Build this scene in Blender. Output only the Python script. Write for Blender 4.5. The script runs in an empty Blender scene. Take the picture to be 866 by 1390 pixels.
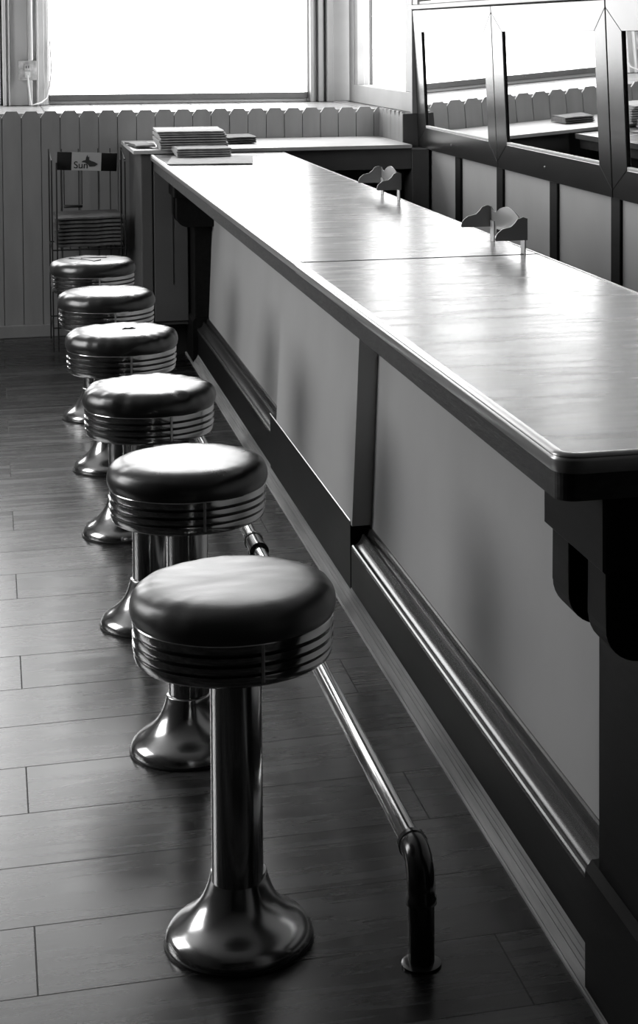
import bpy, bmesh, math, random
from mathutils import Vector, Matrix, noise
random.seed(7)
PI = math.pi
C = bpy.context.scene.collection
SC = bpy.context.scene

# ------------------------------------------------------------------ camera
FPX, PX, PY, W, H = 2402.76, 610.38, 156.32, 866, 1390
yaw, pitch, roll, camh = 0.2549, 0.0462, -0.0030, 1.6592
F = Vector((math.sin(yaw)*math.cos(pitch), math.cos(yaw)*math.cos(pitch), -math.sin(pitch)))
R0 = Vector((math.cos(yaw), -math.sin(yaw), 0)); U0 = R0.cross(F)
Rv = R0*math.cos(roll)+U0*math.sin(roll); Uv = -R0*math.sin(roll)+U0*math.cos(roll)
cd = bpy.data.cameras.new('camera'); cam = bpy.data.objects.new('camera', cd); C.objects.link(cam)
m = Matrix((Rv, Uv, -F)).transposed().to_4x4(); m.translation = (0, 0, camh); cam.matrix_world = m
cd.sensor_fit = 'HORIZONTAL'; cd.sensor_width = 36; cd.lens = FPX/W*36
cd.shift_x = (W/2-PX)/W; cd.shift_y = (PY-H/2)/W
cd.clip_start = .05; cd.clip_end = 200
SC.camera = cam

# ------------------------------------------------------------------ daylight
wd = bpy.data.worlds.new('daylight'); SC.world = wd; wd.use_nodes = True
bg = wd.node_tree.nodes['Background']; bg.inputs[0].default_value = (1, 1, 1, 1); bg.inputs[1].default_value = 7.0
SC.view_settings.view_transform = 'Standard'; SC.view_settings.look = 'None'
SC.view_settings.gamma = 1; SC.view_settings.use_curve_mapping = False
SC.view_settings.exposure = 0.0
SC.cycles.use_denoising = True
SC.cycles.max_bounces = 10; SC.cycles.diffuse_bounces = 5; SC.cycles.glossy_bounces = 6
SC.cycles.transparent_max_bounces = 12
SC.cycles.caustics_reflective = False; SC.cycles.caustics_refractive = False
SC.cycles.sample_clamp_indirect = 8

def portal(name, loc, dirv, sx, sy):
    l = bpy.data.lights.new(name, 'AREA'); l.shape = 'RECTANGLE'; l.size = sx; l.size_y = sy
    o = bpy.data.objects.new(name, l); C.objects.link(o); o.location = loc
    o.rotation_euler = Vector(dirv).to_track_quat('-Z', 'Y' if abs(dirv[2]) < .5 else 'X').to_euler()
    l.cycles.is_portal = True
ZT = 4.0   # window heads
CE = 4.3   # ceiling
XL = -3.6   # left wall
portal('daylight_back', (1.18, 11.42, (1.23+ZT)/2), (0, -1, 0), 1.66, ZT-1.23)
portal('daylight_back_left', (-.94, 11.42, (1.23+ZT)/2), (0, -1, 0), 1.9, ZT-1.23)
portal('daylight_side', (2.36, 10.3, (1.3+ZT)/2), (-1, 0, 0), 1.4, ZT-1.3)
LW = [(5.0, 7.6, 1.1)]    # windows of the left wall (y0, y1, sill)
for a, b, z in LW: portal('daylight_left', (XL-.15, (a+b)/2, (z+ZT)/2), (1, 0, 0), b-a, ZT-z)

# ------------------------------------------------------------------ materials
def mat(name, col=.5, rough=.5, metal=0., spec=.5, coat=0., var=0., vscale=6., stretch=(1, 1, 1), bump=0., bscale=60., rvar=0., bstretch=None):
    M = bpy.data.materials.new(name); M.use_nodes = True; nt = M.node_tree; b = nt.nodes['Principled BSDF']
    b.inputs['Base Color'].default_value = (col, col, col, 1); b.inputs['Roughness'].default_value = rough
    b.inputs['Metallic'].default_value = metal; b.inputs['Specular IOR Level'].default_value = spec
    b.inputs['Coat Weight'].default_value = coat; b.inputs['Coat Roughness'].default_value = .08
    tc = nt.nodes.new('ShaderNodeTexCoord')
    def nz(scale, st):
        mp = nt.nodes.new('ShaderNodeMapping'); mp.inputs['Scale'].default_value = st
        n = nt.nodes.new('ShaderNodeTexNoise'); n.inputs['Scale'].default_value = scale; n.inputs['Detail'].default_value = 6
        nt.links.new(tc.outputs['Object'], mp.inputs['Vector']); nt.links.new(mp.outputs[0], n.inputs['Vector']); return n
    if var or rvar: n = nz(vscale, stretch)
    if var:
        r = nt.nodes.new('ShaderNodeMapRange'); r.inputs[1].default_value = .3; r.inputs[2].default_value = .7
        r.inputs[3].default_value = col*(1-var); r.inputs[4].default_value = col*(1+var)
        nt.links.new(n.outputs[0], r.inputs[0]); nt.links.new(r.outputs[0], b.inputs['Base Color'])
    if rvar:
        r = nt.nodes.new('ShaderNodeMapRange'); r.inputs[1].default_value = .3; r.inputs[2].default_value = .7
        r.inputs[3].default_value = max(.02, rough-rvar); r.inputs[4].default_value = rough+rvar
        nt.links.new(n.outputs[0], r.inputs[0]); nt.links.new(r.outputs[0], b.inputs['Roughness'])
    if bump:
        n2 = nz(bscale, bstretch or stretch); bp = nt.nodes.new('ShaderNodeBump'); bp.inputs['Strength'].default_value = bump; bp.inputs['Distance'].default_value = .002
        nt.links.new(n2.outputs[0], bp.inputs['Height']); nt.links.new(bp.outputs[0], b.inputs['Normal'])
    return M
M = {}
M['chrome'] = mat('polished_chrome', .55, .15, 1, rvar=.04, vscale=8)
M['black'] = mat('black_rubber', .012, .5)
M['vinyl'] = mat('dark_vinyl', .016, .30, spec=1.0, var=.3, vscale=9, bump=.06, bscale=60, rvar=.05)
M['wornvinyl'] = mat('worn_dull_vinyl', .07, .36, spec=.9, var=.25, vscale=12, stretch=(.5, 2, 1), bump=.08, bscale=160, rvar=.04)
M['tear'] = mat('torn_vinyl', .006, .9, spec=.1)
M['panel'] = mat('painted_panel', .46, .45, var=.05, vscale=3, bump=.05, bscale=8)
M['lightpanel'] = mat('pale_wall_panel', .42, .5, var=.06, vscale=3)
M['darkwood'] = mat('dark_varnished_wood', .007, .45, spec=.12, var=.3, vscale=10, stretch=(6, .6, 6), bump=.05)
M['moulding'] = mat('worn_moulding', .035, .25, spec=1, bump=.03, bscale=60, stretch=(1, .2, 1))
M['apron'] = mat('worn_dark_edge_board', .022, .5, spec=.5, var=.6, vscale=30, stretch=(1, .4, 2), bump=.5, bscale=70)
M['shoe'] = mat('pale_raw_wood', .36, .4, var=.3, vscale=14, stretch=(4, .25, 4), bump=.1)
M['laminate'] = mat('pale_laminate', .32, .25, spec=.22, var=.3, vscale=7, stretch=(.5, 3, 1), bump=.12, bscale=5, bstretch=(1, 5, 1), rvar=.05)
M['metaledge'] = mat('aluminium_edging', .5, .3, .75, var=.1, vscale=10, stretch=(1, .2, 1))
M['white'] = mat('white_paint', .55, .45, var=.08, vscale=5, stretch=(1, 1, .4))
M['dimwhite'] = mat('dimmed_white_paint', .30, .5, var=.08, vscale=5)  # white paint darkened in colour to offset strong daylight around the side window
M['basechrome'] = mat('dulled_chrome', .5, .2, 1, rvar=.06, vscale=6)
M['upperpane'] = mat('dimmed_upper_pane', .35, .12, 1)  # pane colour darkened to dim its bright reflection in the countertop
M['picket'] = mat('grey_white_picket_paint', .26, .5, var=.08, vscale=5, stretch=(3, 3, .6))
M['tile'] = mat('tiled_ledge', .4, .25)
M['frame'] = mat('mirror_frame_wood', .022, .24, spec=.9, var=.25, vscale=10, stretch=(2, .6, 2), bump=.04)
M['greytrim'] = mat('grey_painted_board', .10, .45, var=.08)
M['cabinet'] = mat('grey_cabinet_paint', .10, .4, var=.1, vscale=5)
M['mirror'] = mat('mirror_glass', .88, .015, 1)
M['iron'] = mat('blackened_pipe', .02, .2, spec=.9)
M['wire'] = mat('black_wire', .01, .4, spec=.5)
M['paper'] = mat('newsprint', .34, .7, var=.25, vscale=30, stretch=(1, 3, 1))
M['paperdark'] = mat('dark_newsprint', .11, .7, var=.35, vscale=25, stretch=(1, 3, 1))  # newsprint in a darker tone, for the rack, rear stack and loose paper
M['signblack'] = mat('black_sign', .008, .7, spec=.2)
M['signwhite'] = mat('grey_sign_card', .42, .5)
M['ceiling'] = mat('ceiling_paint', .35, .8)
M['sidewall'] = mat('side_wall_paint', .12, .7)
M['concrete'] = mat('mottled_concrete', .06, .8, var=.3, vscale=5)
M['plate'] = mat('worn_outlet_plate', .45, .5, var=.35, vscale=30)
M['cord'] = mat('white_cord', .6, .4)
M['satin'] = mat('satin_steel', .55, .3, .9)

def glassmat():
    m_ = bpy.data.materials.new('window_glass'); m_.use_nodes = True; nt = m_.node_tree; nt.nodes.clear()
    o = nt.nodes.new('ShaderNodeOutputMaterial'); mx = nt.nodes.new('ShaderNodeMixShader'); t = nt.nodes.new('ShaderNodeBsdfTransparent')
    g = nt.nodes.new('ShaderNodeBsdfGlossy'); g.inputs['Roughness'].default_value = .01; f = nt.nodes.new('ShaderNodeFresnel'); f.inputs[0].default_value = 1.12
    ge = nt.nodes.new('ShaderNodeNewGeometry'); sb = nt.nodes.new('ShaderNodeMath'); sb.operation = 'SUBTRACT'; sb.use_clamp = True   # reflect at the outer faces only
    nt.links.new(f.outputs[0], sb.inputs[0]); nt.links.new(ge.outputs['Backfacing'], sb.inputs[1]); nt.links.new(sb.outputs[0], mx.inputs[0]); nt.links.new(t.outputs[0], mx.inputs[1]); nt.links.new(g.outputs[0], mx.inputs[2]); nt.links.new(mx.outputs[0], o.inputs[0]); return m_
M['glass'] = glassmat()

def floormat():
    m_ = bpy.data.materials.new('dark_plank_floor'); m_.use_nodes = True; nt = m_.node_tree; b = nt.nodes['Principled BSDF']
    L = nt.links.new; N = nt.nodes.new
    tc = N('ShaderNodeTexCoord'); sp = N('ShaderNodeSeparateXYZ'); L(tc.outputs['Object'], sp.inputs[0])
    def ma(op, a, c=None, d=None):
        n = N('ShaderNodeMath'); n.operation = op
        for i, v in enumerate((a, c, d)):
            if v is None: continue
            if isinstance(v, (int, float)): n.inputs[i].default_value = v
            else: L(v, n.inputs[i])
        return n.outputs[0]
    v = ma('DIVIDE', ma('SUBTRACT', sp.outputs[1], .0985), .2475); row = ma('FLOOR', v); fv = ma('FRACT', v)
    u = ma('DIVIDE', ma('SUBTRACT', sp.outputs[0], ma('SUBTRACT', .06, ma('MULTIPLY', ma('SUBTRACT', row, 15), .82))), 2.46)
    idx = ma('FLOOR', u); fu = ma('FRACT', u)
    cb = N('ShaderNodeCombineXYZ'); L(row, cb.inputs[0]); L(idx, cb.inputs[1]); wn = N('ShaderNodeTexWhiteNoise'); wn.noise_dimensions = '2D'; L(cb.outputs[0], wn.inputs['Vector'])
    # joints
    dv = ma('MULTIPLY', ma('MINIMUM', fv, ma('SUBTRACT', 1, fv)), .2475); du = ma('MULTIPLY', ma('MINIMUM', fu, ma('SUBTRACT', 1, fu)), 2.46)
    gap = ma('LESS_THAN', ma('MINIMUM', dv, du), .0016)
    # grain
    off = ma('MULTIPLY', wn.outputs[0], 37.0)
    cx = N('ShaderNodeCombineXYZ'); L(ma('ADD', ma('MULTIPLY', sp.outputs[0], 1.3), off), cx.inputs[0]); L(ma('MULTIPLY', sp.outputs[1], 14), cx.inputs[1]); L(off, cx.inputs[2])
    g = N('ShaderNodeTexNoise'); g.inputs['Scale'].default_value = 1.6; g.inputs['Detail'].default_value = 8; g.inputs['Roughness'].default_value = .62; g.inputs['Distortion'].default_value = .6; L(cx.outputs[0], g.inputs['Vector'])
    mr = N('ShaderNodeMapRange'); mr.inputs[1].default_value = .33; mr.inputs[2].default_value = .68; mr.inputs[3].default_value = .2; mr.inputs[4].default_value = 2.0; L(g.outputs[0], mr.inputs[0])
    tone = ma('MULTIPLY', ma('ADD', .005, ma('MULTIPLY', wn.outputs[0], .032)), mr.outputs[0])
    col = ma('MULTIPLY', tone, ma('SUBTRACT', 1, ma('MULTIPLY', gap, .85)))
    L(col, b.inputs['Base Color'])
    rr = ma('ADD', .27, ma('MULTIPLY', ma('SUBTRACT', g.outputs[0], .5), .2)); L(ma('ADD', rr, ma('MULTIPLY', gap, .4)), b.inputs['Roughness'])
    b.inputs['Specular IOR Level'].default_value = .65
    h = ma('SUBTRACT', ma('MULTIPLY', g.outputs[0], .25), gap); bp = N('ShaderNodeBump'); bp.inputs['Strength'].default_value = .35; bp.inputs['Distance'].default_value = .0015; L(h, bp.inputs['Height']); L(bp.outputs[0], b.inputs['Normal'])
    return m_
M['floor'] = floormat()

def tilemat():
    m_ = M['tile']; nt = m_.node_tree; b = nt.nodes['Principled BSDF']
    tc = nt.nodes.new('ShaderNodeTexCoord'); br = nt.nodes.new('ShaderNodeTexBrick'); br.offset = 0; br.inputs['Scale'].default_value = 1
    br.inputs['Brick Width'].default_value = .305; br.inputs['Row Height'].default_value = .305; br.inputs['Mortar Size'].default_value = .006
    br.inputs['Color1'].default_value = (.26, .26, .26, 1); br.inputs['Color2'].default_value = (.34, .34, .34, 1); br.inputs['Mortar'].default_value = (.12, .12, .12, 1)
    nt.links.new(tc.outputs['Object'], br.inputs['Vector']); nt.links.new(br.outputs[0], b.inputs['Base Color'])
tilemat()

# ------------------------------------------------------------------ helpers
def link(name, bm, m_, parent=None, smooth=None, loc=None):
    bmesh.ops.recalc_face_normals(bm, faces=bm.faces)
    me = bpy.data.meshes.new(name); bm.to_mesh(me); bm.free()
    me.materials.append(M[m_] if isinstance(m_, str) else m_)
    if smooth is not None:
        me.polygons.foreach_set('use_smooth', [True]*len(me.polygons)); me.set_sharp_from_angle(angle=math.radians(smooth))
    o = bpy.data.objects.new(name, me); C.objects.link(o)
    if parent: o.parent = parent
    if loc: o.location = loc
    return o
def NB(): return bmesh.new()
def box(bm, x0, x1, y0, y1, z0, z1, bev=0, seg=2):
    t = bmesh.new(); bmesh.ops.create_cube(t, size=1)
    for v in t.verts: v.co = Vector(((x0+x1)/2+v.co.x*(x1-x0), (y0+y1)/2+v.co.y*(y1-y0), (z0+z1)/2+v.co.z*(z1-z0)))
    if bev: bmesh.ops.bevel(t, geom=t.edges[:], offset=bev, segments=seg, affect='EDGES', profile=.5)
    me = bpy.data.meshes.new('t'); t.to_mesh(me); t.free(); bm.from_mesh(me); bpy.data.meshes.remove(me); return bm
def lathe(bm, prof, n=64, cx=0, cy=0):
    rings = []
    for r, z in prof:
        if r < 1e-6: rings.append([bm.verts.new((cx, cy, z))])
        else: rings.append([bm.verts.new((cx+r*math.cos(2*PI*i/n), cy+r*math.sin(2*PI*i/n), z)) for i in range(n)])
    for a, b in zip(rings, rings[1:]):
        for i in range(n):
            j = (i+1) % n
            if len(a) == 1 and len(b) == 1: continue
            if len(a) == 1: bm.faces.new((a[0], b[i], b[j]))
            elif len(b) == 1: bm.faces.new((a[i], a[j], b[0]))
            else: bm.faces.new((a[i], a[j], b[j], b[i]))
    return bm
def extrude(bm, pts, axis, a, b):
    """closed polygon pts (2-D) swept along axis from a to b"""
    def P(p, t): return {'y': (p[0], t, p[1]), 'x': (t, p[0], p[1]), 'z': (p[0], p[1], t)}[axis]
    v0 = [bm.verts.new(P(p, a)) for p in pts]; v1 = [bm.verts.new(P(p, b)) for p in pts]; n = len(pts)
    for i in range(n): bm.faces.new((v0[i], v0[(i+1) % n], v1[(i+1) % n], v1[i]))
    bm.faces.new(v0); bm.faces.new(list(reversed(v1))); return bm
def tube(bm, pts, r, n=12, caps=True):
    pts = [Vector(p) for p in pts]; rings = []; prev = None
    for i, p in enumerate(pts):
        d = (pts[min(i+1, len(pts)-1)]-pts[max(i-1, 0)]).normalized()
        ref = prev if prev else (Vector((0, 0, 1)) if abs(d.z) < .9 else Vector((1, 0, 0)))
        u = (ref-d*ref.dot(d)).normalized(); w = d.cross(u); prev = u
        rr = r[i] if isinstance(r, (list, tuple)) else r
        rings.append([bm.verts.new(p+u*rr*math.cos(2*PI*k/n)+w*rr*math.sin(2*PI*k/n)) for k in range(n)])
    for a, b in zip(rings, rings[1:]):
        for k in range(n): bm.faces.new((a[k], a[(k+1) % n], b[(k+1) % n], b[k]))
    if caps: bm.faces.new(rings[0]); bm.faces.new(list(reversed(rings[-1])))
    return bm
def arc(c, r, a0, a1, n=8): return [(c[0]+r*math.cos(a0+(a1-a0)*i/n), c[1]+r*math.sin(a0+(a1-a0)*i/n)) for i in range(n+1)]
def tag(o, label, cat, group=None):
    o['label'] = label; o['category'] = cat
    if group: o['group'] = group
    return o
def thing(name, label, cat, loc=(0, 0, 0), rz=0, group=None):
    o = bpy.data.objects.new(name, None); o.empty_display_size = .05; C.objects.link(o); o.location = loc; o.rotation_euler.z = rz
    return tag(o, label, cat, group)
def struct(o): o['kind'] = 'structure'; return o
def sbox(name, dims, m_, parent=None, bev=0):
    o = link(name, box(NB(), *dims, bev), m_, parent)
    if not parent: struct(o)
    return o

# ================================================================== SETTING
struct(link('floor', box(NB(), XL-.2, 2.6, -3.2, 11.6, -.1, 0), 'floor'))
sbox('ceiling', (XL-.2, 2.9, -3.2, 11.6, CE, CE+.1), 'ceiling')
sbox('wall_front', (XL-.2, 2.6, -3.2, -3.0, 0, CE), 'darkwood')
# left wall with two windows
bm = NB(); ys = [-3.0]+[v for a, b, z in sorted(LW, key=lambda q: q[0]) for v in (a, b)]+[11.6]
for i in range(0, len(ys), 2): box(bm, XL-.2, XL, ys[i], ys[i+1], 0, CE)
for a, b, z in LW: box(bm, XL-.2, XL, a, b, 0, z); box(bm, XL-.2, XL, a, b, ZT, CE)
struct(link('wall_left', bm, 'sidewall'))
for k, (a, b, z) in enumerate(LW):
    bm = NB(); t = .07
    box(bm, XL-.12, XL+.02, a, a+t, z, ZT); box(bm, XL-.12, XL+.02, b-t, b, z, ZT); box(bm, XL-.12, XL+.02, a, b, z, z+t); box(bm, XL-.12, XL+.02, a, b, ZT-t, ZT)
    w = struct(link('window_%d' % (4+k), bm, 'white')); link('glass_pane', box(NB(), XL-.07, XL-.064, a+t, b-t, z+t, ZT-t), 'glass', w)

# back wall: bulkhead faced with dog-eared boards, tiled ledge, window wall behind
PW = .1035; x0 = 0.069-PW*36
bm = NB(); x = x0; i = 0
while x < 2.17-.002:
    x1 = min(x+PW-.0035, 2.17); zt = 1.240+.0012*math.sin(i*2.3); c = .022; full = x1-x > PW*.9
    pts = [(x, .06), (x1, .06), (x1, zt-.029 if full else zt-.02), (x1-c if full else x1, zt), (x+c, zt), (x, zt-.029)]
    if not full: pts = [(x, .06), (x1, .06), (x1, zt), (x+c, zt), (x, zt-.029)]
    extrude(bm, pts, 'y', 9.93+.0012*((i*7) % 3-1), 9.947); x += PW; i += 1
box(bm, XL, 2.2, 9.95, 10.05, 0, 1.205)
struct(link('wall_back', bm, 'picket'))
sbox('baseboard_back', (XL, .72, 9.905, 9.93, 0, .068), 'picket', bev=.004)
struct(link('trim_1', box(NB(), XL, 2.25, 10.05, 11.35, 1.18, 1.222), 'tile'))
# wall with windows at the back of the ledge
Y1 = 11.3
bm = NB()
for a, b in ((XL, -1.95), (.06, .25), (2.14, 2.33)): box(bm, a, b, Y1+.02, Y1+.2, 1.18, CE)
box(bm, -1.95, .06, Y1+.02, Y1+.2, ZT, CE); box(bm, .25, 2.14, Y1+.02, Y1+.2, ZT, CE); box(bm, XL, 2.33, Y1+.02, Y1+.2, 0, 1.224)
struct(link('wall_rear', bm, 'dimwhite'))
# casing pilaster with stepped mouldings
bm = NB()
for a, b, y in ((.085, .105, 11.12), (.105, .118, 11.15), (.118, .128, 11.13), (.128, .236, 11.17), (.236, .262, 11.12), (.262, .285, 11.16), (.285, .30, 11.13), (.30, .335, 11.18), (.335, .357, 11.22)):
    box(bm, a, b, y, Y1+.05, 1.224, CE-.001, .003, 1)
struct(link('trim_2', bm, 'white'))
def win(name, xa, xb, y, z0, z1, t=.05, gd=None):
    bm = NB()
    for a, b, c, d, yy in ((xa, xa+t, z0, z1, 0), (xb-t, xb, z0, z1, 0), (xa+t, xb-t, z0, z0+t*1.1, .004), (xa+t, xb-t, z1-t, z1, .004)): box(bm, a, b, y+yy, y+.09, c, d, .004, 1)
    w = struct(link(name, bm, 'greytrim' if gd else 'white')); link('glass_pane', box(NB(), xa+t, xb-t, y+.05, y+.056, z0+t, z1-t), 'glass', w); return w
w1 = win('window_1', .345, 2.01, 11.27, 1.224, ZT, .022)
bmw = NB(); box(bmw, .367, 1.99, 11.25, 11.29, 1.246, 1.284, .003); link('sash_rail', bmw, 'greytrim', w1)
win('window_2', -1.93, .075, 11.25, 1.224, ZT, .05)
bm = NB()
for a, b, y in ((2.0, 2.02, 11.2), (2.02, 2.05, 11.24), (2.05, 2.085, 11.2), (2.085, 2.1, 11.23), (2.1, 2.142, 11.16)): box(bm, a, b, y, Y1+.05, 1.224, CE-.001, .003, 1)
struct(link('trim_3', bm, 'dimwhite'))
# right wall
bm = NB(); XW = 2.25
box(bm, XW+.03, XW+.2, -3, 9.3, 0, CE); box(bm, XW+.03, XW+.2, 9.3, 11.3, 0, 1.222)
struct(link('wall_right', bm, 'lightpanel'))
# side window next to the corner
bm = NB()
box(bm, XW-.01, XW+.1, 9.31, 9.46, 1.23, CE-.001, .004); box(bm, XW, XW+.1, 11.04, 11.2, 1.224, CE-.001, .004); box(bm, XW+.0, XW+.1, 9.46, 11.04, 1.224, 1.335, .004); box(bm, XW, XW+.1, 9.46, 11.04, ZT, CE-.001)
w3 = struct(link('window_3', bm, 'dimwhite')); link('glass_pane', box(NB(), XW+.05, XW+.056, 9.46, 11.04, 1.335, ZT), 'glass', w3)
bm = NB(); box(bm, XW+.004, XW+.05, 9.46, 9.63, 1.335, ZT, .003); box(bm, XW+.004, XW+.05, 10.96, 11.04, 1.335, ZT, .003); link('inner_casing', bm, 'dimwhite', w3)
struct(link('trim_4', box(NB(), 2.2, 2.475, 11.52, 11.8, 0, CE), 'concrete'))   # concrete pier outside
# short return of boards and its end block
bm = NB(); y = 9.93; i = 0
while y > 9.34:
    ya = max(y-PW+.0035, 9.335); full = y-ya > .09; c = .022
    extrude(bm, [(y, 1.0), (ya, 1.0), (ya, 1.205 if full else 1.22), (ya+c, 1.235), (y-c, 1.235), (y, 1.205)], 'x', 2.168, 2.185); y -= PW
box(bm, 2.186, 2.255, 9.335, 9.93, .9, 1.20)
struct(link('trim_5', bm, 'picket'))
sbox('trim_6', (2.165, 2.26, 9.315, 9.334, 1.0, 1.225), 'greytrim', bev=.003)
# panel wall under the mirrors: pale panels with dark battens
bm = NB()
for yb in [8.55, 7.8, 7.0, 6.245, 5.49, 4.74, 3.99, 3.24, 2.49]: box(bm, XW-.012+.03, XW+.04, yb-.05, yb+.05, 0, 1.06, .003, 1)
struct(link('trim_7', bm, 'darkwood'))
sbox('baseboard_right', (XW+.01, XW+.04, -2.9, 9.2, 0, .12), 'darkwood')

# framed mirrors, leaning slightly into the room
def mirror(y0, y1, label):
    z0, z1 = 1.045, 1.785; lean = .043
    t = thing('wall_mirror', label, 'mirror', (XW+.035, (y0+y1)/2, z0), 0, 'framed mirrors on the right wall'); t.rotation_euler = (0, -lean, 0)
    L = (y1-y0)/2-.004; hh = z1-z0; sn = .13; sf = .16 if y1 < 9 else .19; top = .118; bot = .115
    bm = NB()
    def bar(p):   # mitred board, polygon in (y, z)
        v = [(q[0], q[1]) for q in p]; extrude(bm, v, 'x', -.035, .0)
    ch = .06
    bar([(-L, 0), (L, 0), (L, ch*.0+.03), (L-sf, bot), (-L+sn, bot), (-L, .03)])
    bar([(-L, hh), (L, hh), (L, hh-.03), (L-sf, hh-top), (-L+sn, hh-top), (-L, hh-.03)])
    bar([(L, .031), (L, hh-.031), (L-sf, hh-top), (L-sf, bot)]); bar([(-L, .031), (-L, hh-.031), (-L+sn, hh-top), (-L+sn, bot)])
    bmesh.ops.bevel(bm, geom=bm.edges[:], offset=.002, segments=1, affect='EDGES')
    link('frame', bm, 'frame', t)
    link('mirror_glass', box(NB(), -.026, -.02, -L+sn-.01, L-sf+.01, bot-.01, hh-top+.01), 'mirror', t)
    bm = NB(); box(bm, -.034, -.026, -L+sn, L-sf, bot, bot+.012, .002, 1); link('glazing_bead', bm, 'white', t)
    bm = NB()
    for yy, zz in ((0.05, .055),): 
        b2 = NB(); lathe(b2, [(0, 0), (.006, 0), (.005, .003), (0, .004)], 10)
        for v in b2.verts: v.co = Vector((-.035-v.co.z, yy+v.co.x, zz+v.co.y))
        me = bpy.data.meshes.new('t'); b2.to_mesh(me); b2.free(); bm.from_mesh(me)
    link('screw', bm, 'satin', t)
    return t
mirror(7.773, 9.318, 'dark-framed mirror on the right wall, the farthest, beside the corner window')
mirror(6.228, 7.769, 'dark-framed mirror in the middle, between the corner mirror and the one cut by the frame')
mirror(4.68, 6.224, 'dark-framed mirror at the right edge of the picture, only its left side showing')
# ledge board over the mirrors and the upper lights
sbox('trim_8', (2.203, XW+.04, 3, 9.33, 1.788, 1.81), 'white', bev=.003)
bm = NB()
for ya, yb in ((9.2, 9.32), (7.3, 7.5), (5.5, 5.7), (3.0, 3.2)): box(bm, XW-.03, XW+.03, ya, yb, 1.812, CE-.001, .003, 1)
box(bm, XW-.02, XW+.03, 3, 9.32, 1.813, 1.83, .003, 1); box(bm, XW-.02, XW+.03, 3, 9.32, 3.2, CE-.001)
w8 = struct(link('window_8', bm, 'white')); link('glass_pane', box(NB(), XW+.01, XW+.016, 3.2, 9.2, 1.83, 3.2), 'upperpane', w8)
sbox('trim_9', (XW-.035, XW+.06, 9.305, 9.36, 1.226, CE-.001), 'dimwhite', bev=.003)

# ================================================================== LUNCH COUNTER
YN, YF = 2.50, 9.22
TX = lambda z, b: b+.045*(z-.25)
counter = thing('lunch_counter', 'long lunch counter with pale panelled front and dark wooden base, brackets and trim', 'counter', (1.1, 5.8, 0))
def cpart(name, bm, m_, parent=counter, smooth=None):
    o = link(name, bm, m_, None, smooth)
    base = Vector((1.1, 5.8, 0)); o.data.transform(Matrix.Translation(-base)); o.parent = parent; return o
def cchild(name, bm, m_, par, smooth=None):
    o = link(name, bm, m_, None, smooth); o.data.transform(Matrix.Translation(-Vector((1.1, 5.8, 0)))); o.parent = par; return o
def slant(bx, ya, yb, z0=.2, z1=.9712, th=.02):
    return extrude(NB(), [(TX(z0, bx), z0), (TX(z0, bx)+th, z0), (TX(z1, bx)+th, z1), (TX(z1, bx), z1)], 'y', ya, yb)
cpart('front_panel', slant(1.058, 2.82, 4.99), 'panel')
cpart('front_panel', slant(1.0, 4.97, 6.36, .235, .9712, .07), 'panel')
cpart('front_panel', slant(1.058, 6.36, 9.0), 'panel')
cpart('carcass', box(NB(), 1.13, 1.40, 2.6, 9.0, 0, .97), 'darkwood')
# kickboard: low in the outer bays, taller in the middle bay
cpart('kickboard', box(NB(), 1.0, 1.13, 2.84, 4.99, 0, .17, .002, 1), 'darkwood')
k2 = cpart('kickboard', box(NB(), .998, 1.13, 4.99, 6.5, 0, .244, .002, 1), 'darkwood')
cchild('top_edge', tube(NB(), [(.9985, 4.99, .245), (.9985, 6.5, .245)], .0022, 6), 'satin', k2)
cpart('kickboard', box(NB(), 1.0, 1.13, 6.5, 9.2, 0, .17, .002, 1), 'darkwood')
mp = [(1.0, .168), (.9975, .170), (.9965, .174), (.998, .1785), (1.0015, .181), (1.006, .1805), (1.012, .183), (1.02, .1895), (1.026, .199), (1.0275, .206), (1.030, .2105), (1.034, .2115), (1.037, .209), (1.038, .205), (1.044, .205), (1.046, .212), (1.0465, .220), (1.049, .2265), (1.053, .2285), (1.057, .2275), (1.0575, .236), (1.09, .238), (1.09, .168)]
cpart('base_moulding', extrude(NB(), mp, 'y', 2.84, 4.968), 'moulding', smooth=35)
cpart('base_moulding', extrude(NB(), mp, 'y', 6.5, 9.0), 'moulding', smooth=35)
sh = [(.97, 0), (.9695, .006), (.9725, .009), (.9745, .008), (.9755, .010), (.9845, .024), (.9865, .0225), (.9885, .0255), (.9905, .031), (.9922, .030), (.9935, .034), (.9955, .0405), (.997, .0395), (.9985, .046), (1.0, .05), (1.0, 0)]
cpart('floor_moulding', extrude(NB(), sh, 'y', 1.9, 9.25), 'shoe', smooth=30)
# end pilasters
for y0, y1 in ((2.46, 2.80), (8.88, 9.2)):
    pil = cpart('pilaster', box(NB(), .988, 1.13, y0, y1, .232, .97, .003, 1), 'darkwood')
    pl = extrude(NB(), [(.976, 0), (.976, .218), (.988, .234), (1.13, .234), (1.13, 0)], 'y', y0-.01, y1+.035)
    cchild('plinth', pl, 'darkwood', pil)
# brackets: a block carried by two rounded corbels
def bracket(y0, y1, far=False):
    br = cpart('bracket', box(NB(), .88, 1.13, y0, y1, .848, .971, .004, 1), 'darkwood')
    for ya, yb in ((y0+.03, y0+.115), (y1-.085, y1)):
        pts = [(.895, .85), (.895, .755)]+[(.895+.055-.055*math.cos(t), .755-.055*math.sin(t)) for t in [PI/2*i/8 for i in range(1, 9)]]+[(1.13, .70), (1.13, .85)]
        b = extrude(NB(), pts, 'y', ya, yb); bmesh.ops.bevel(b, geom=[e for e in b.edges if abs(e.verts[0].co.y-e.verts[1].co.y) < 1e-6], offset=.002, segments=1, affect='EDGES'); cchild('corbel', b, 'darkwood', br)
bracket(2.473, 2.767); bracket(8.78, 9.06)

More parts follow.
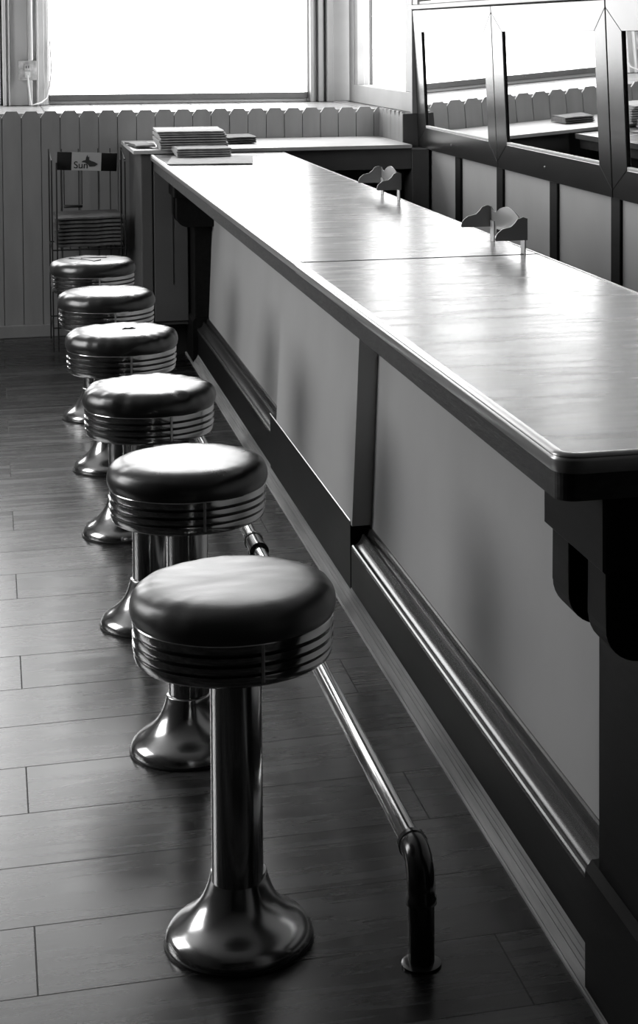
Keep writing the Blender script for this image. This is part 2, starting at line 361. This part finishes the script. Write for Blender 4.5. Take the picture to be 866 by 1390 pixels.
# countertop (one worktop in two lengths)
top = thing('countertop', 'long glossy pale laminate countertop with metal edging and a seam across it', 'countertop', (1.1, 5.8, 1.02))
def tpart(name, bm, m_, smooth=None, par=None):
    o = link(name, bm, m_, None, smooth); o.data.transform(Matrix.Translation(-Vector((1.1, 5.8, 1.02)))); o.parent = par or top; return o
XB = 1.462
def outline(ya, yb, xi, r=0):
    """plan outline; near corner rounded"""
    if r: return [(xi+r-r*math.cos(t), ya+r-r*math.sin(t)) for t in [PI/2*i/8 for i in range(9)]]+[(XB, ya), (XB, yb), (xi, yb)]
    return [(xi, ya), (XB, ya), (XB, yb), (xi, yb)]
b = extrude(NB(), outline(2.417, 4.647, .803, .022), 'z', 1.024, 1.0495); tpart('top_slab', b, 'laminate')
b = extrude(NB(), outline(4.653, 9.03, .803), 'z', 1.024, 1.0495); tpart('top_slab', b, 'laminate')
tpart('seam_line', box(NB(), .803, XB, 4.643, 4.657, 1.03, 1.0499), 'tear')
# edging swept round the near corner: profile offset outwards (d) by height z
ep = [(.0, 1.0497), (.003, 1.0512), (.007, 1.0518), (.012, 1.0514), (.0155, 1.0495), (.0165, 1.047), (.0158, 1.0452), (.0165, 1.0438), (.0178, 1.0425), (.0182, 1.040), (.0182, 1.0255), (.0172, 1.0228), (.0, 1.0225)]
def edging(path):
    bm = NB(); rows = []
    for (x, y), n in path: rows.append([bm.verts.new((x+n[0]*d, y+n[1]*d, z)) for d, z in ep])
    k = len(ep)
    for a, c in zip(rows, rows[1:]):
        for i in range(k): bm.faces.new((a[i], a[(i+1) % k], c[(i+1) % k], c[i]))
    bm.faces.new(rows[0]); bm.faces.new(list(reversed(rows[-1]))); return bm
r = .022; path = [((.803, 4.649), (-1, 0))]+[((.803+r-r*math.cos(t), 2.417+r-r*math.sin(t)), (-math.cos(t), -math.sin(t))) for t in [PI/2*i/10 for i in range(11)]]+[((XB, 2.417), (0, -1))]
tpart('metal_edging', edging(path), 'metaledge', 40)
tpart('metal_edging', edging([((.805, 9.03), (-1, 0)), ((.805, 4.651), (-1, 0))]), 'metaledge', 40)
tpart('metal_edging', box(NB(), XB, XB+.003, 2.42, 9.03, 1.024, 1.0515), 'metaledge')
ap = [(.80, 2.47+.03)]+[(.80+.03-.03*math.cos(t), 2.44+.03-.03*math.sin(t)) for t in [PI/2*i/8 for i in range(1, 9)]]+[(XB-.01, 2.44), (XB-.01, 9.0), (.80, 9.0)]
tpart('apron', extrude(NB(), ap, 'z', .972, 1.0222), 'apron')

# ================================================================== FOOT RAIL
rail = thing('foot_rail', 'polished metal foot rail pipe running along the floor beside the stools', 'foot rail', (.725, 3.0, 0))
def rp(name, bm, m_): 
    o = link(name, bm, m_, None, 40); o.data.transform(Matrix.Translation(-Vector((.725, 3.0, 0)))); o.parent = rail
rp('pipe', tube(NB(), [(.725, 3.03, .19), (.725, 8.85, .19)], .0195, 24), 'chrome')
for yy in (3.0, 5.0, 7.0, 8.87):
    bm = NB()
    if yy in (3.0, 8.87):
        s = 1 if yy < 5 else -1
        pa = [(.725, yy+s*.072, .19), (.725, yy+s*.060, .19), (.725, yy+s*.058, .19), (.725, yy+s*.048, .19)]
        pa += [(.725, yy+s*(.048-.048*math.sin(t)), .19-.048+.048*math.cos(t)) for t in [PI/2*i/8 for i in range(1, 9)]]+[(.725, yy, .126), (.725, yy, .123), (.725, yy, .112)]
        rr = [.0275, .0275, .0255, .0255]+[.0255]*8+[.0255, .028, .028]
        tube(bm, pa, rr, 24); rp('elbow', bm, 'iron')
    else:
        tube(bm, [(.725, yy+q, .19) for q in (-.06, -.047, -.045, .045, .047, .06)], [.0275, .0275, .025, .025, .0275, .0275], 24); rp('tee_fitting', bm, 'iron')
    rp('stanchion', lathe(NB(), [(0, 0.004), (.0235, .004), (.0235, .18 if yy not in (3.0, 8.87) else .12), (0, .12)], 24, .725, yy), 'iron')
    rp('floor_flange', lathe(NB(), [(0, 0), (.036, 0), (.036, .004), (.028, .006), (0, .006)], 24, .725, yy), 'iron')

# ================================================================== STOOLS
def cushion_mesh(seed, puck):
    bm = NB(); n = 120
    prof = [(.165, .618), (.179, .621), (.1835, .630), (.185, .640), (.1838, .650), (.1805, .660), (.1745, .6685), (.1655, .6745), (.154, .6785), (.140, .6805), (.12, .6815), (.10, .6822), (.07, .6828), (.035, .683)]
    lathe(bm, prof+[(0, .683)], n)
    rnd = random.Random(seed); ph = [rnd.uniform(0, 6.28) for _ in range(8)]
    for v in bm.verts:
        r = math.hypot(v.co.x, v.co.y); a = math.atan2(v.co.y, v.co.x)
        if v.co.z < .63: continue
        e = max(0, min(1, (r-.11)/.06))
        w = sum(math.sin(a*k+ph[q])/(1+q*.3) for q, k in enumerate((5, 9, 14, 21, 27)))
        q = noise.noise(Vector((v.co.x*9+seed*3, v.co.y*9, seed)))+.5*noise.noise(Vector((v.co.x*22, v.co.y*22+seed, 2)))
        v.co.z += puck*(.0009*w*e + .0018*q*(1-.5*e))
        s = 1+puck*.0022*w*e*(1 if r > .15 else .3); v.co.x *= s; v.co.y *= s
    return bm
def ring_prof():
    p = [(.15, .545), (.164, .5435)]
    p += [(.170, .5445), (.1745, .548), (.1765, .553), (.1770, .556)]
    z = .556
    for k in range(4):
        p += [(.1765, z), (.1795, z+.0015), (.180, z+.006), (.1797, z+.011), (.1765, z+.0125)] if k else [(.1785, z+.001), (.180, z+.006), (.1795, z+.0105), (.1765, z+.0120)]
        z += .0165
    p += [(.1765, .6215), (.16, .622), (.15, .622)]
    return p
RPROF = [(.150, .5435), (.163, .5435), (.170, .5448), (.1752, .549), (.1772, .555), (.1777, .562), (.1772, .5645), (.1735, .5655),
         (.1735, .5685), (.1775, .5692), (.1795, .5710), (.1800, .5760), (.1795, .5815), (.1735, .5830),
         (.1735, .5860), (.1775, .5867), (.1795, .5885), (.1800, .5935), (.1795, .5990), (.1735, .6005),
         (.1735, .6035), (.1775, .6042), (.1795, .6060), (.1800, .6120), (.1797, .6190), (.1780, .6215), (.165, .6215)]
BPROF = [(.10, .0), (.130, .0), (.1340, .004), (.1345, .010), (.1330, .017), (.1290, .0245), (.1230, .031), (.1150, .037), (.1060, .043), (.0970, .049), (.0880, .0565), (.0795, .065), (.0720, .0745), (.0655, .085), (.0603, .097), (.0560, .109), (.0530, .120), (.0515, .129), (.0503, .1308), (.040, .1312)]
stools = [(.412, 3.134, .423, 3.174), (.433, 4.078, .430, 4.07), (.424, 4.981, .417, 4.98), (.416, 5.931, .415, 5.915), (.425, 6.851, .426, 6.82), (.429, 7.823, .424, 7.76)]
slabels = ['round dark-cushioned chrome stool nearest the camera, its whole pole and base in view',
           'round dark-cushioned chrome stool second from the camera, with a glossy worn top',
           'round dark-cushioned chrome stool third from the camera, its cushion edge puckered at the left',
           'round dark-cushioned chrome stool fourth from the camera, with a small tear on top',
           'round dark-cushioned chrome stool fifth from the camera, smooth bright top without a tear',
           'round dark-cushioned chrome stool farthest from the camera, cracked top, beside the wire rack']
for i, (sx, sy, bx, by) in enumerate(stools):
    cx, cy = (sx+bx)/2, (sy+by)/2
    t = thing('bar_stool', slabels[i], 'stool', (cx, cy, 0), 0, 'row of counter stools')
    dx, dy = sx-cx, sy-cy
    cu = link('cushion', cushion_mesh(i+1, (.5, .35, 1.5, 1.5, .9, .8)[i]), 'vinyl' if i else 'wornvinyl', t, 50, (dx, dy, 0))
    rg = link('seat_ring', lathe(NB(), RPROF, 96), 'chrome', t, 28, (dx, dy, 0)); rg.rotation_euler.z = .1*i
    g = NB()
    for z0 in (.5651, .5826, .6001): lathe(g, [(.172, z0), (.1742, z0), (.1742, z0+.0038), (.172, z0+.0038)], 96)
    link('groove_strip', g, 'black', rg, 40)
    g = NB(); box(g, -.003, .003, -.1812, -.1785, .553, .6195, .0006, 1); s = link('seam_clip', g, 'satin', rg); s.rotation_euler.z = -.1*i+(.15, .1, .25, .1, .12, .1)[i]
    link('seat_plate', lathe(NB(), [(0, .5445), (.166, .5445), (.166, .549), (0, .549)], 48), 'black', t, 40, (dx, dy, 0))
    link('pole', lathe(NB(), [(0, .12), (.047, .12), (.047, .546), (0, .546)], 48), 'chrome', t, 40, (-dx*.3, -dy*.3, 0))
    bs = link('base', lathe(NB(), BPROF, 96), 'basechrome', t, 60, (-dx, -dy, 0))
    link('base_gasket', lathe(NB(), [(0, 0), (.137, 0), (.137, .0045), (.1, .0045), (0, .004)], 64), 'black', bs, 40)
    if i == 3:
        g = NB(); tube(g, [(-.0, -.02, .6835), (.012, -.008, .684), (.022, -.012, .684), (.034, -.006, .684), (.046, -.012, .6835)], [.001, .003, .0018, .003, .0008], 6); link('tear', g, 'tear', cu)
    if i == 5:
        g = NB()
        for pl in ([(-.10, .03, .683), (-.05, -.02, .6835), (-.01, -.07, .683), (.0, -.09, .683)], [(.0, -.09, .683), (.03, -.06, .6835)], [(-.05, .02, .6835), (.0, .03, .6835), (.06, .02, .6835)]):
            tube(g, pl, .0022, 6)
        link('tear', g, 'tear', cu)

# ================================================================== BACK SHELF AND CABINET
shelf = thing('back_shelf', 'narrow pale shelf along the boarded wall behind the counter end, with grey apron', 'shelf', (1.45, 9.45, 1.07))
def shp(name, bm, m_):
    o = link(name, bm, m_); o.data.transform(Matrix.Translation(-Vector((1.45, 9.45, 1.07)))); o.parent = shelf; return o
shp('shelf_board', extrude(NB(), [(.705, 9.045), (2.165, 9.10), (2.165, 9.926), (.705, 9.926)], 'z', 1.053, 1.071), 'white')
shp('apron', box(NB(), 1.47, 2.17, 9.13, 9.15, .94, 1.052, .002, 1), 'greytrim')
shp('side_board', box(NB(), 2.17, 2.262, 9.12, 9.31, .002, 1.045, .002, 1), 'greytrim')
cab = thing('floor_cabinet', 'grey painted cabinet under the left end of the back shelf, with a narrow door', 'cabinet', (.86, 9.4, 0))
def cbp(name, bm, m_, par=None):
    o = link(name, bm, m_); o.data.transform(Matrix.Translation(-Vector((.86, 9.4, 0)))); o.parent = par or cab; return o
cbp('body', box(NB(), .745, .985, 9.09, 9.88, .17, 1.052, .003, 1), 'cabinet')
cbp('toe_kick', box(NB(), .79, .985, 9.2, 9.85, 0, .17), 'black')
cbp('corner_post', box(NB(), .742, .80, 9.07, 9.09, .17, 1.05, .006, 3), 'cabinet')
bm = NB(); box(bm, .806, .978, 9.072, 9.089, .19, 1.03, .003, 1); d = cbp('door', bm, 'cabinet')
bm = NB(); box(bm, .90, .904, 9.0695, 9.0715, .38, .83); cbp('door_groove', bm, 'black', d)

# ================================================================== NEWSPAPERS
def paper(w, d, t, seed, curl=.003, fold='front'):
    """folded newspaper: a soft slab, fold rounded on one side, loose leaves on the others; origin at centre of its underside"""
    bm = NB(); nx, ny = 20, 12; rnd = random.Random(seed); top_, bot = [], []
    def f(x, y, k): return curl*noise.noise(Vector((x*7+seed*5.1, y*7, k*.1+seed)))
    for j in range(ny+1):
        ra, rb = [], []
        for i in range(nx+1):
            x = (i/nx-.5)*w; y = (j/ny-.5)*d
            ex = .003*noise.noise(Vector((y*30, seed, 1))) if i in (0, nx) else 0; ey = .003*noise.noise(Vector((x*30, seed, 4))) if j in (0, ny) else 0
            e = 1.0
            if j == 0: e = .55
            if j == 1: e = .95
            h = f(x, y, 1); lo = f(x, y, 1)
            ra.append(bm.verts.new((x+ex, y+ey, t*(.5+.5*e)+h+curl*.5))); rb.append(bm.verts.new((x+ex, y+ey, t*(.5-.5*e)+lo+curl*.5)))
        top_.append(ra); bot.append(rb)
    for j in range(ny):
        for i in range(nx):
            bm.faces.new((top_[j][i], top_[j][i+1], top_[j+1][i+1], top_[j+1][i])); bm.faces.new((bot[j][i], bot[j+1][i], bot[j+1][i+1], bot[j][i+1]))
    for i in range(nx): bm.faces.new((bot[0][i], bot[0][i+1], top_[0][i+1], top_[0][i])); bm.faces.new((bot[ny][i+1], bot[ny][i], top_[ny][i], top_[ny][i+1]))
    for j in range(ny): bm.faces.new((bot[j+1][0], bot[j][0], top_[j][0], top_[j+1][0])); bm.faces.new((bot[j][nx], bot[j+1][nx], top_[j+1][nx], top_[j][nx]))
    return bm
def stack(cx, cy, z, rz, w, d, ts, m_, labels, group, seed=0, jig=.006, curl=.003, step=None, drx=0):
    for k, t in enumerate(ts):
        rnd = random.Random(seed*50+k)
        o = link('newspaper', paper(w*(1+rnd.uniform(-.015, .015)), d, t*.96, seed*31, curl), m_, None, 60, (cx+rnd.uniform(-jig, jig)-(step or 0)*k, cy+rnd.uniform(-jig, jig), z))
        o.rotation_euler.z = rz+rnd.uniform(-.035, .035); z += t
        tag(o, labels[k] if isinstance(labels, list) else labels, 'newspaper', group)
    return z
# big stack at the far left corner of the counter
n = 9
stack(1.005, 9.14, 1.073, -.03, .335, .40, [.013]*6+[.010]*2, 'paper',
      ['folded newspaper inside the tall stack at the far counter corner']*7+['topmost newspaper of the tall stack at the far counter corner'], 'newspapers in the tall stack', 3, .004, .003, .002)
stack(1.018, 8.79, 1.058, 0, .262, .26, [.010, .011, .011, .010], 'paper',
      ['folded newspaper inside the short stack in front of the tall one']*3+['topmost newspaper of the short stack in front of the tall one'], 'newspapers in the short stack', 5, .004, .004)
stack(1.03, 8.50, 1.051, -.12, .40, .52, [.006], 'paper', ['single flat newspaper lying under the short stack, sticking out to the front'], None, 9, 0, .002)
stack(1.30, 9.55, 1.073, .02, .17, .26, [.012]*3, 'paperdark',
      ['folded newspaper inside the low stack behind, right of the tall stack']*2+['topmost newspaper of the low stack behind, right of the tall stack'], 'newspapers in the low rear stack', 11, .004, .005)
stack(.762, 9.36, 1.073, .10, .10, .36, [.014], 'paperdark', ['loose curled newspaper on the left end of the back shelf'], None, 13, 0, .008)

# ================================================================== NEWSPAPER RACK
rack = thing('newspaper_rack', 'black wire newspaper rack standing against the boarded wall', 'rack', (.5, 9.66, 0))
def rk(name, bm, m_, par=None, smooth=60):
    o = link(name, bm, m_, None, smooth); o.data.transform(Matrix.Translation(-Vector((.5, 9.66, 0)))); o.parent = par or rack; return o
def leg(x, y, zt=1.03): return tube(NB(), [(x, y, 0), (x, y, zt)], .0038, 8)
for x, y, zt in ((.312, 9.45, 1.0), (.337, 9.45, .99), (.668, 9.45, 1.0), (.69, 9.45, .99), (.312, 9.86, 1.035), (.70, 9.86, 1.035)): rk('upright', leg(x, y, zt), 'wire')
for xx in (.312, .69): rk('side_rail', tube(NB(), [(xx, 9.45, 1.0), (xx+(.01 if xx > .5 else 0), 9.86, 1.035)], .0038, 8), 'wire')
for zz in (.53, .12):
    bm = NB()
    for a, b_ in (((.312, 9.45), (.69, 9.45)), ((.312, 9.86), (.70, 9.86)), ((.312, 9.45), (.312, 9.86)), ((.69, 9.45), (.70, 9.86))): tube(bm, [(a[0], a[1], zz), (b_[0], b_[1], zz)], .004, 8)
    for q in range(1, 8): xx = .312+.378*q/8; tube(bm, [(xx, 9.45, zz), (xx, 9.86, zz)], .0025, 6)
    rk('shelf', bm, 'wire')
bm = NB()
for q in (.38, .47, .575, .64): tube(bm, [(q, 9.86, 0.12), (q, 9.86, 1.035)], .0025, 6)
rk('back_wires', bm, 'wire')
bm = NB()
for q in (.385, .479): tube(bm, [(q, 9.70, .95), (q, 9.70, .745)], .0025, 6)
box(bm, .383, .481, 9.69, 9.715, .728, .742, .002, 1); rk('card_holder', bm, 'wire')
sg = rk('sign_board', box(NB(), -.155, .155, -.006, .006, -.048, .048, .002, 1), 'signblack'); sg.data.transform(Matrix.Translation(Vector((.5, 9.66, 0)))); sg.location = (-.003, -.17, .99); sg.rotation_euler = (0, .045, 0)
cdd = link('sign_card', box(NB(), -.08, .073, -.0075, -.006, -.0475, .0475), 'signwhite', sg)
cu_ = bpy.data.curves.new('txt', 'FONT'); cu_.body = 'Sun'; cu_.size = .052; cu_.extrude = .0008
to = bpy.data.objects.new('txt', cu_); C.objects.link(to); bpy.context.view_layer.update()
me = bpy.data.meshes.new_from_object(to.evaluated_get(bpy.context.evaluated_depsgraph_get())); bpy.data.objects.remove(to)
me.materials.append(M['signblack']); lt = bpy.data.objects.new('lettering', me); C.objects.link(lt); lt.parent = sg; lt.rotation_euler = (PI/2, 0, 0); lt.location = (-.07, -.0082, -.036)
# dark pictorial emblem above and right of the word
bm = NB(); em = [(-.012, -.005), (-.03, -.004), (-.022, .004), (-.008, .008), (-.006, .022), (0, .036), (.004, .022), (.010, .028), (.010, .010), (.022, .004), (.040, -.002), (.056, -.012), (.040, -.024), (.012, -.026), (.006, -.016)]
extrude(bm, em, 'y', -.0088, -.0076); link('emblem', bm, mat('emblem_ink', .03, .6), sg)
stack(.505, 9.65, .536, .02, .335, .34, [.022, .02, .018, .022, .02, .02, .022, .018], 'paperdark',
      ['folded newspaper inside the pile on the wire rack']*7+['topmost newspaper of the pile on the wire rack'], 'newspapers in the wire rack', 17, .006, .006)

# ================================================================== SCALLOPED HOLDERS on the counter's back edge
def holder(y0, y1, label):
    t = thing('napkin_holder', label, 'holder', (1.428 if y0 < 5 else 1.45, y0, 1.05), 0, 'scalloped holders at the back edge of the counter')
    Ls = y1-y0
    # end profile: distance from corner u (0..1), height
    def prof_end(n=24): 
        ks = [(0, .099), (.12, .104), (.28, .100), (.42, .085), (.52, .077), (.75, .073), (.9, .064), (.97, .055), (1, .045)]
        out = []
        for i in range(n+1):
            u = i/n
            for a, b in zip(ks, ks[1:]):
                if a[0] <= u <= b[0]+1e-9:
                    q = (u-a[0])/(b[0]-a[0]); q = q*q*(3-2*q)*.5+q*.5; out.append((u, a[1]+(b[1]-a[1])*q)); break
        return out
    wd_ = .092; zb = .040
    for yy, nm in ((Ls, 'end_panel'), (0, 'end_panel')):
        pe = prof_end(); pts = [(-u*wd_, h) for u, h in pe]+[(-wd_+.002, zb), (0, zb)]
        link(nm, extrude(NB(), pts, 'y', yy-.0015, yy+.0015), 'satin2', t)
    ks = 48; pts = []
    for i in range(ks+1):
        u = i/ks; v = min(u, 1-u)*2
        h = .100 + (-.012*math.sin(PI*min(v/.5, 1)) if v < .5 else .014*math.sin(PI/2*(v-.5)/.5))
        pts.append((u*Ls, h))
    pts += [(Ls, zb), (0, zb)]
    link('back_panel', extrude(NB(), pts, 'x', -.0015, .0015), 'satin2', t)
    for yy in (.006, Ls-.046): link('leg', box(NB(), -.005, -.0016, yy, yy+.040, 0.0, zb+.02), 'white', t)
M['satin2'] = mat('grey_enamelled_sheet', .30, .35, .0, spec=.6)
holder(4.64, 5.0, 'small grey scalloped open holder at the counter back edge, nearer one')
holder(6.27, 6.60, 'small grey scalloped open holder at the counter back edge, farther one')

# ================================================================== OUTLET, CONDUIT, CORD
ob = thing('electrical_outlet', 'worn square outlet plate on the casing left of the window', 'outlet', (.232, 11.13, 1.44))
link('plate', box(NB(), -.054, .054, -.012, .03, -.06, .06, .004), 'plate', ob)
link('socket', box(NB(), -.02, .02, -.016, -.011, .0, .042, .004), 'plate', ob)
bm = NB(); box(bm, -.009, -.005, -.0175, -.0155, .014, .028); box(bm, .005, .009, -.0175, -.0155, .014, .028); link('slot', bm, 'black', ob)
link('plug', box(NB(), -.016, .016, -.035, -.012, -.045, -.008, .004), 'cord', ob)
tag(link('conduit', tube(NB(), [(.252, 11.10, 1.505), (.252, 11.10, 4.29)], .013, 16), 'white', None, 40), 'white vertical conduit above the outlet plate', 'conduit')
tag(link('power_cord', tube(NB(), [(.232, 11.09, 1.41), (.236, 11.06, 1.35), (.245, 11.02, 1.26), (.25, 10.98, 1.232), (.27, 10.99, 1.236), (.31, 11.05, 1.245), (.345, 11.12, 1.27), (.365, 11.16, 1.34), (.378, 11.2, 1.45), (.37, 11.21, 1.62)], .005, 8), 'cord', None, 60), 'thin white cord hanging from the outlet and curving to the window corner', 'cord')
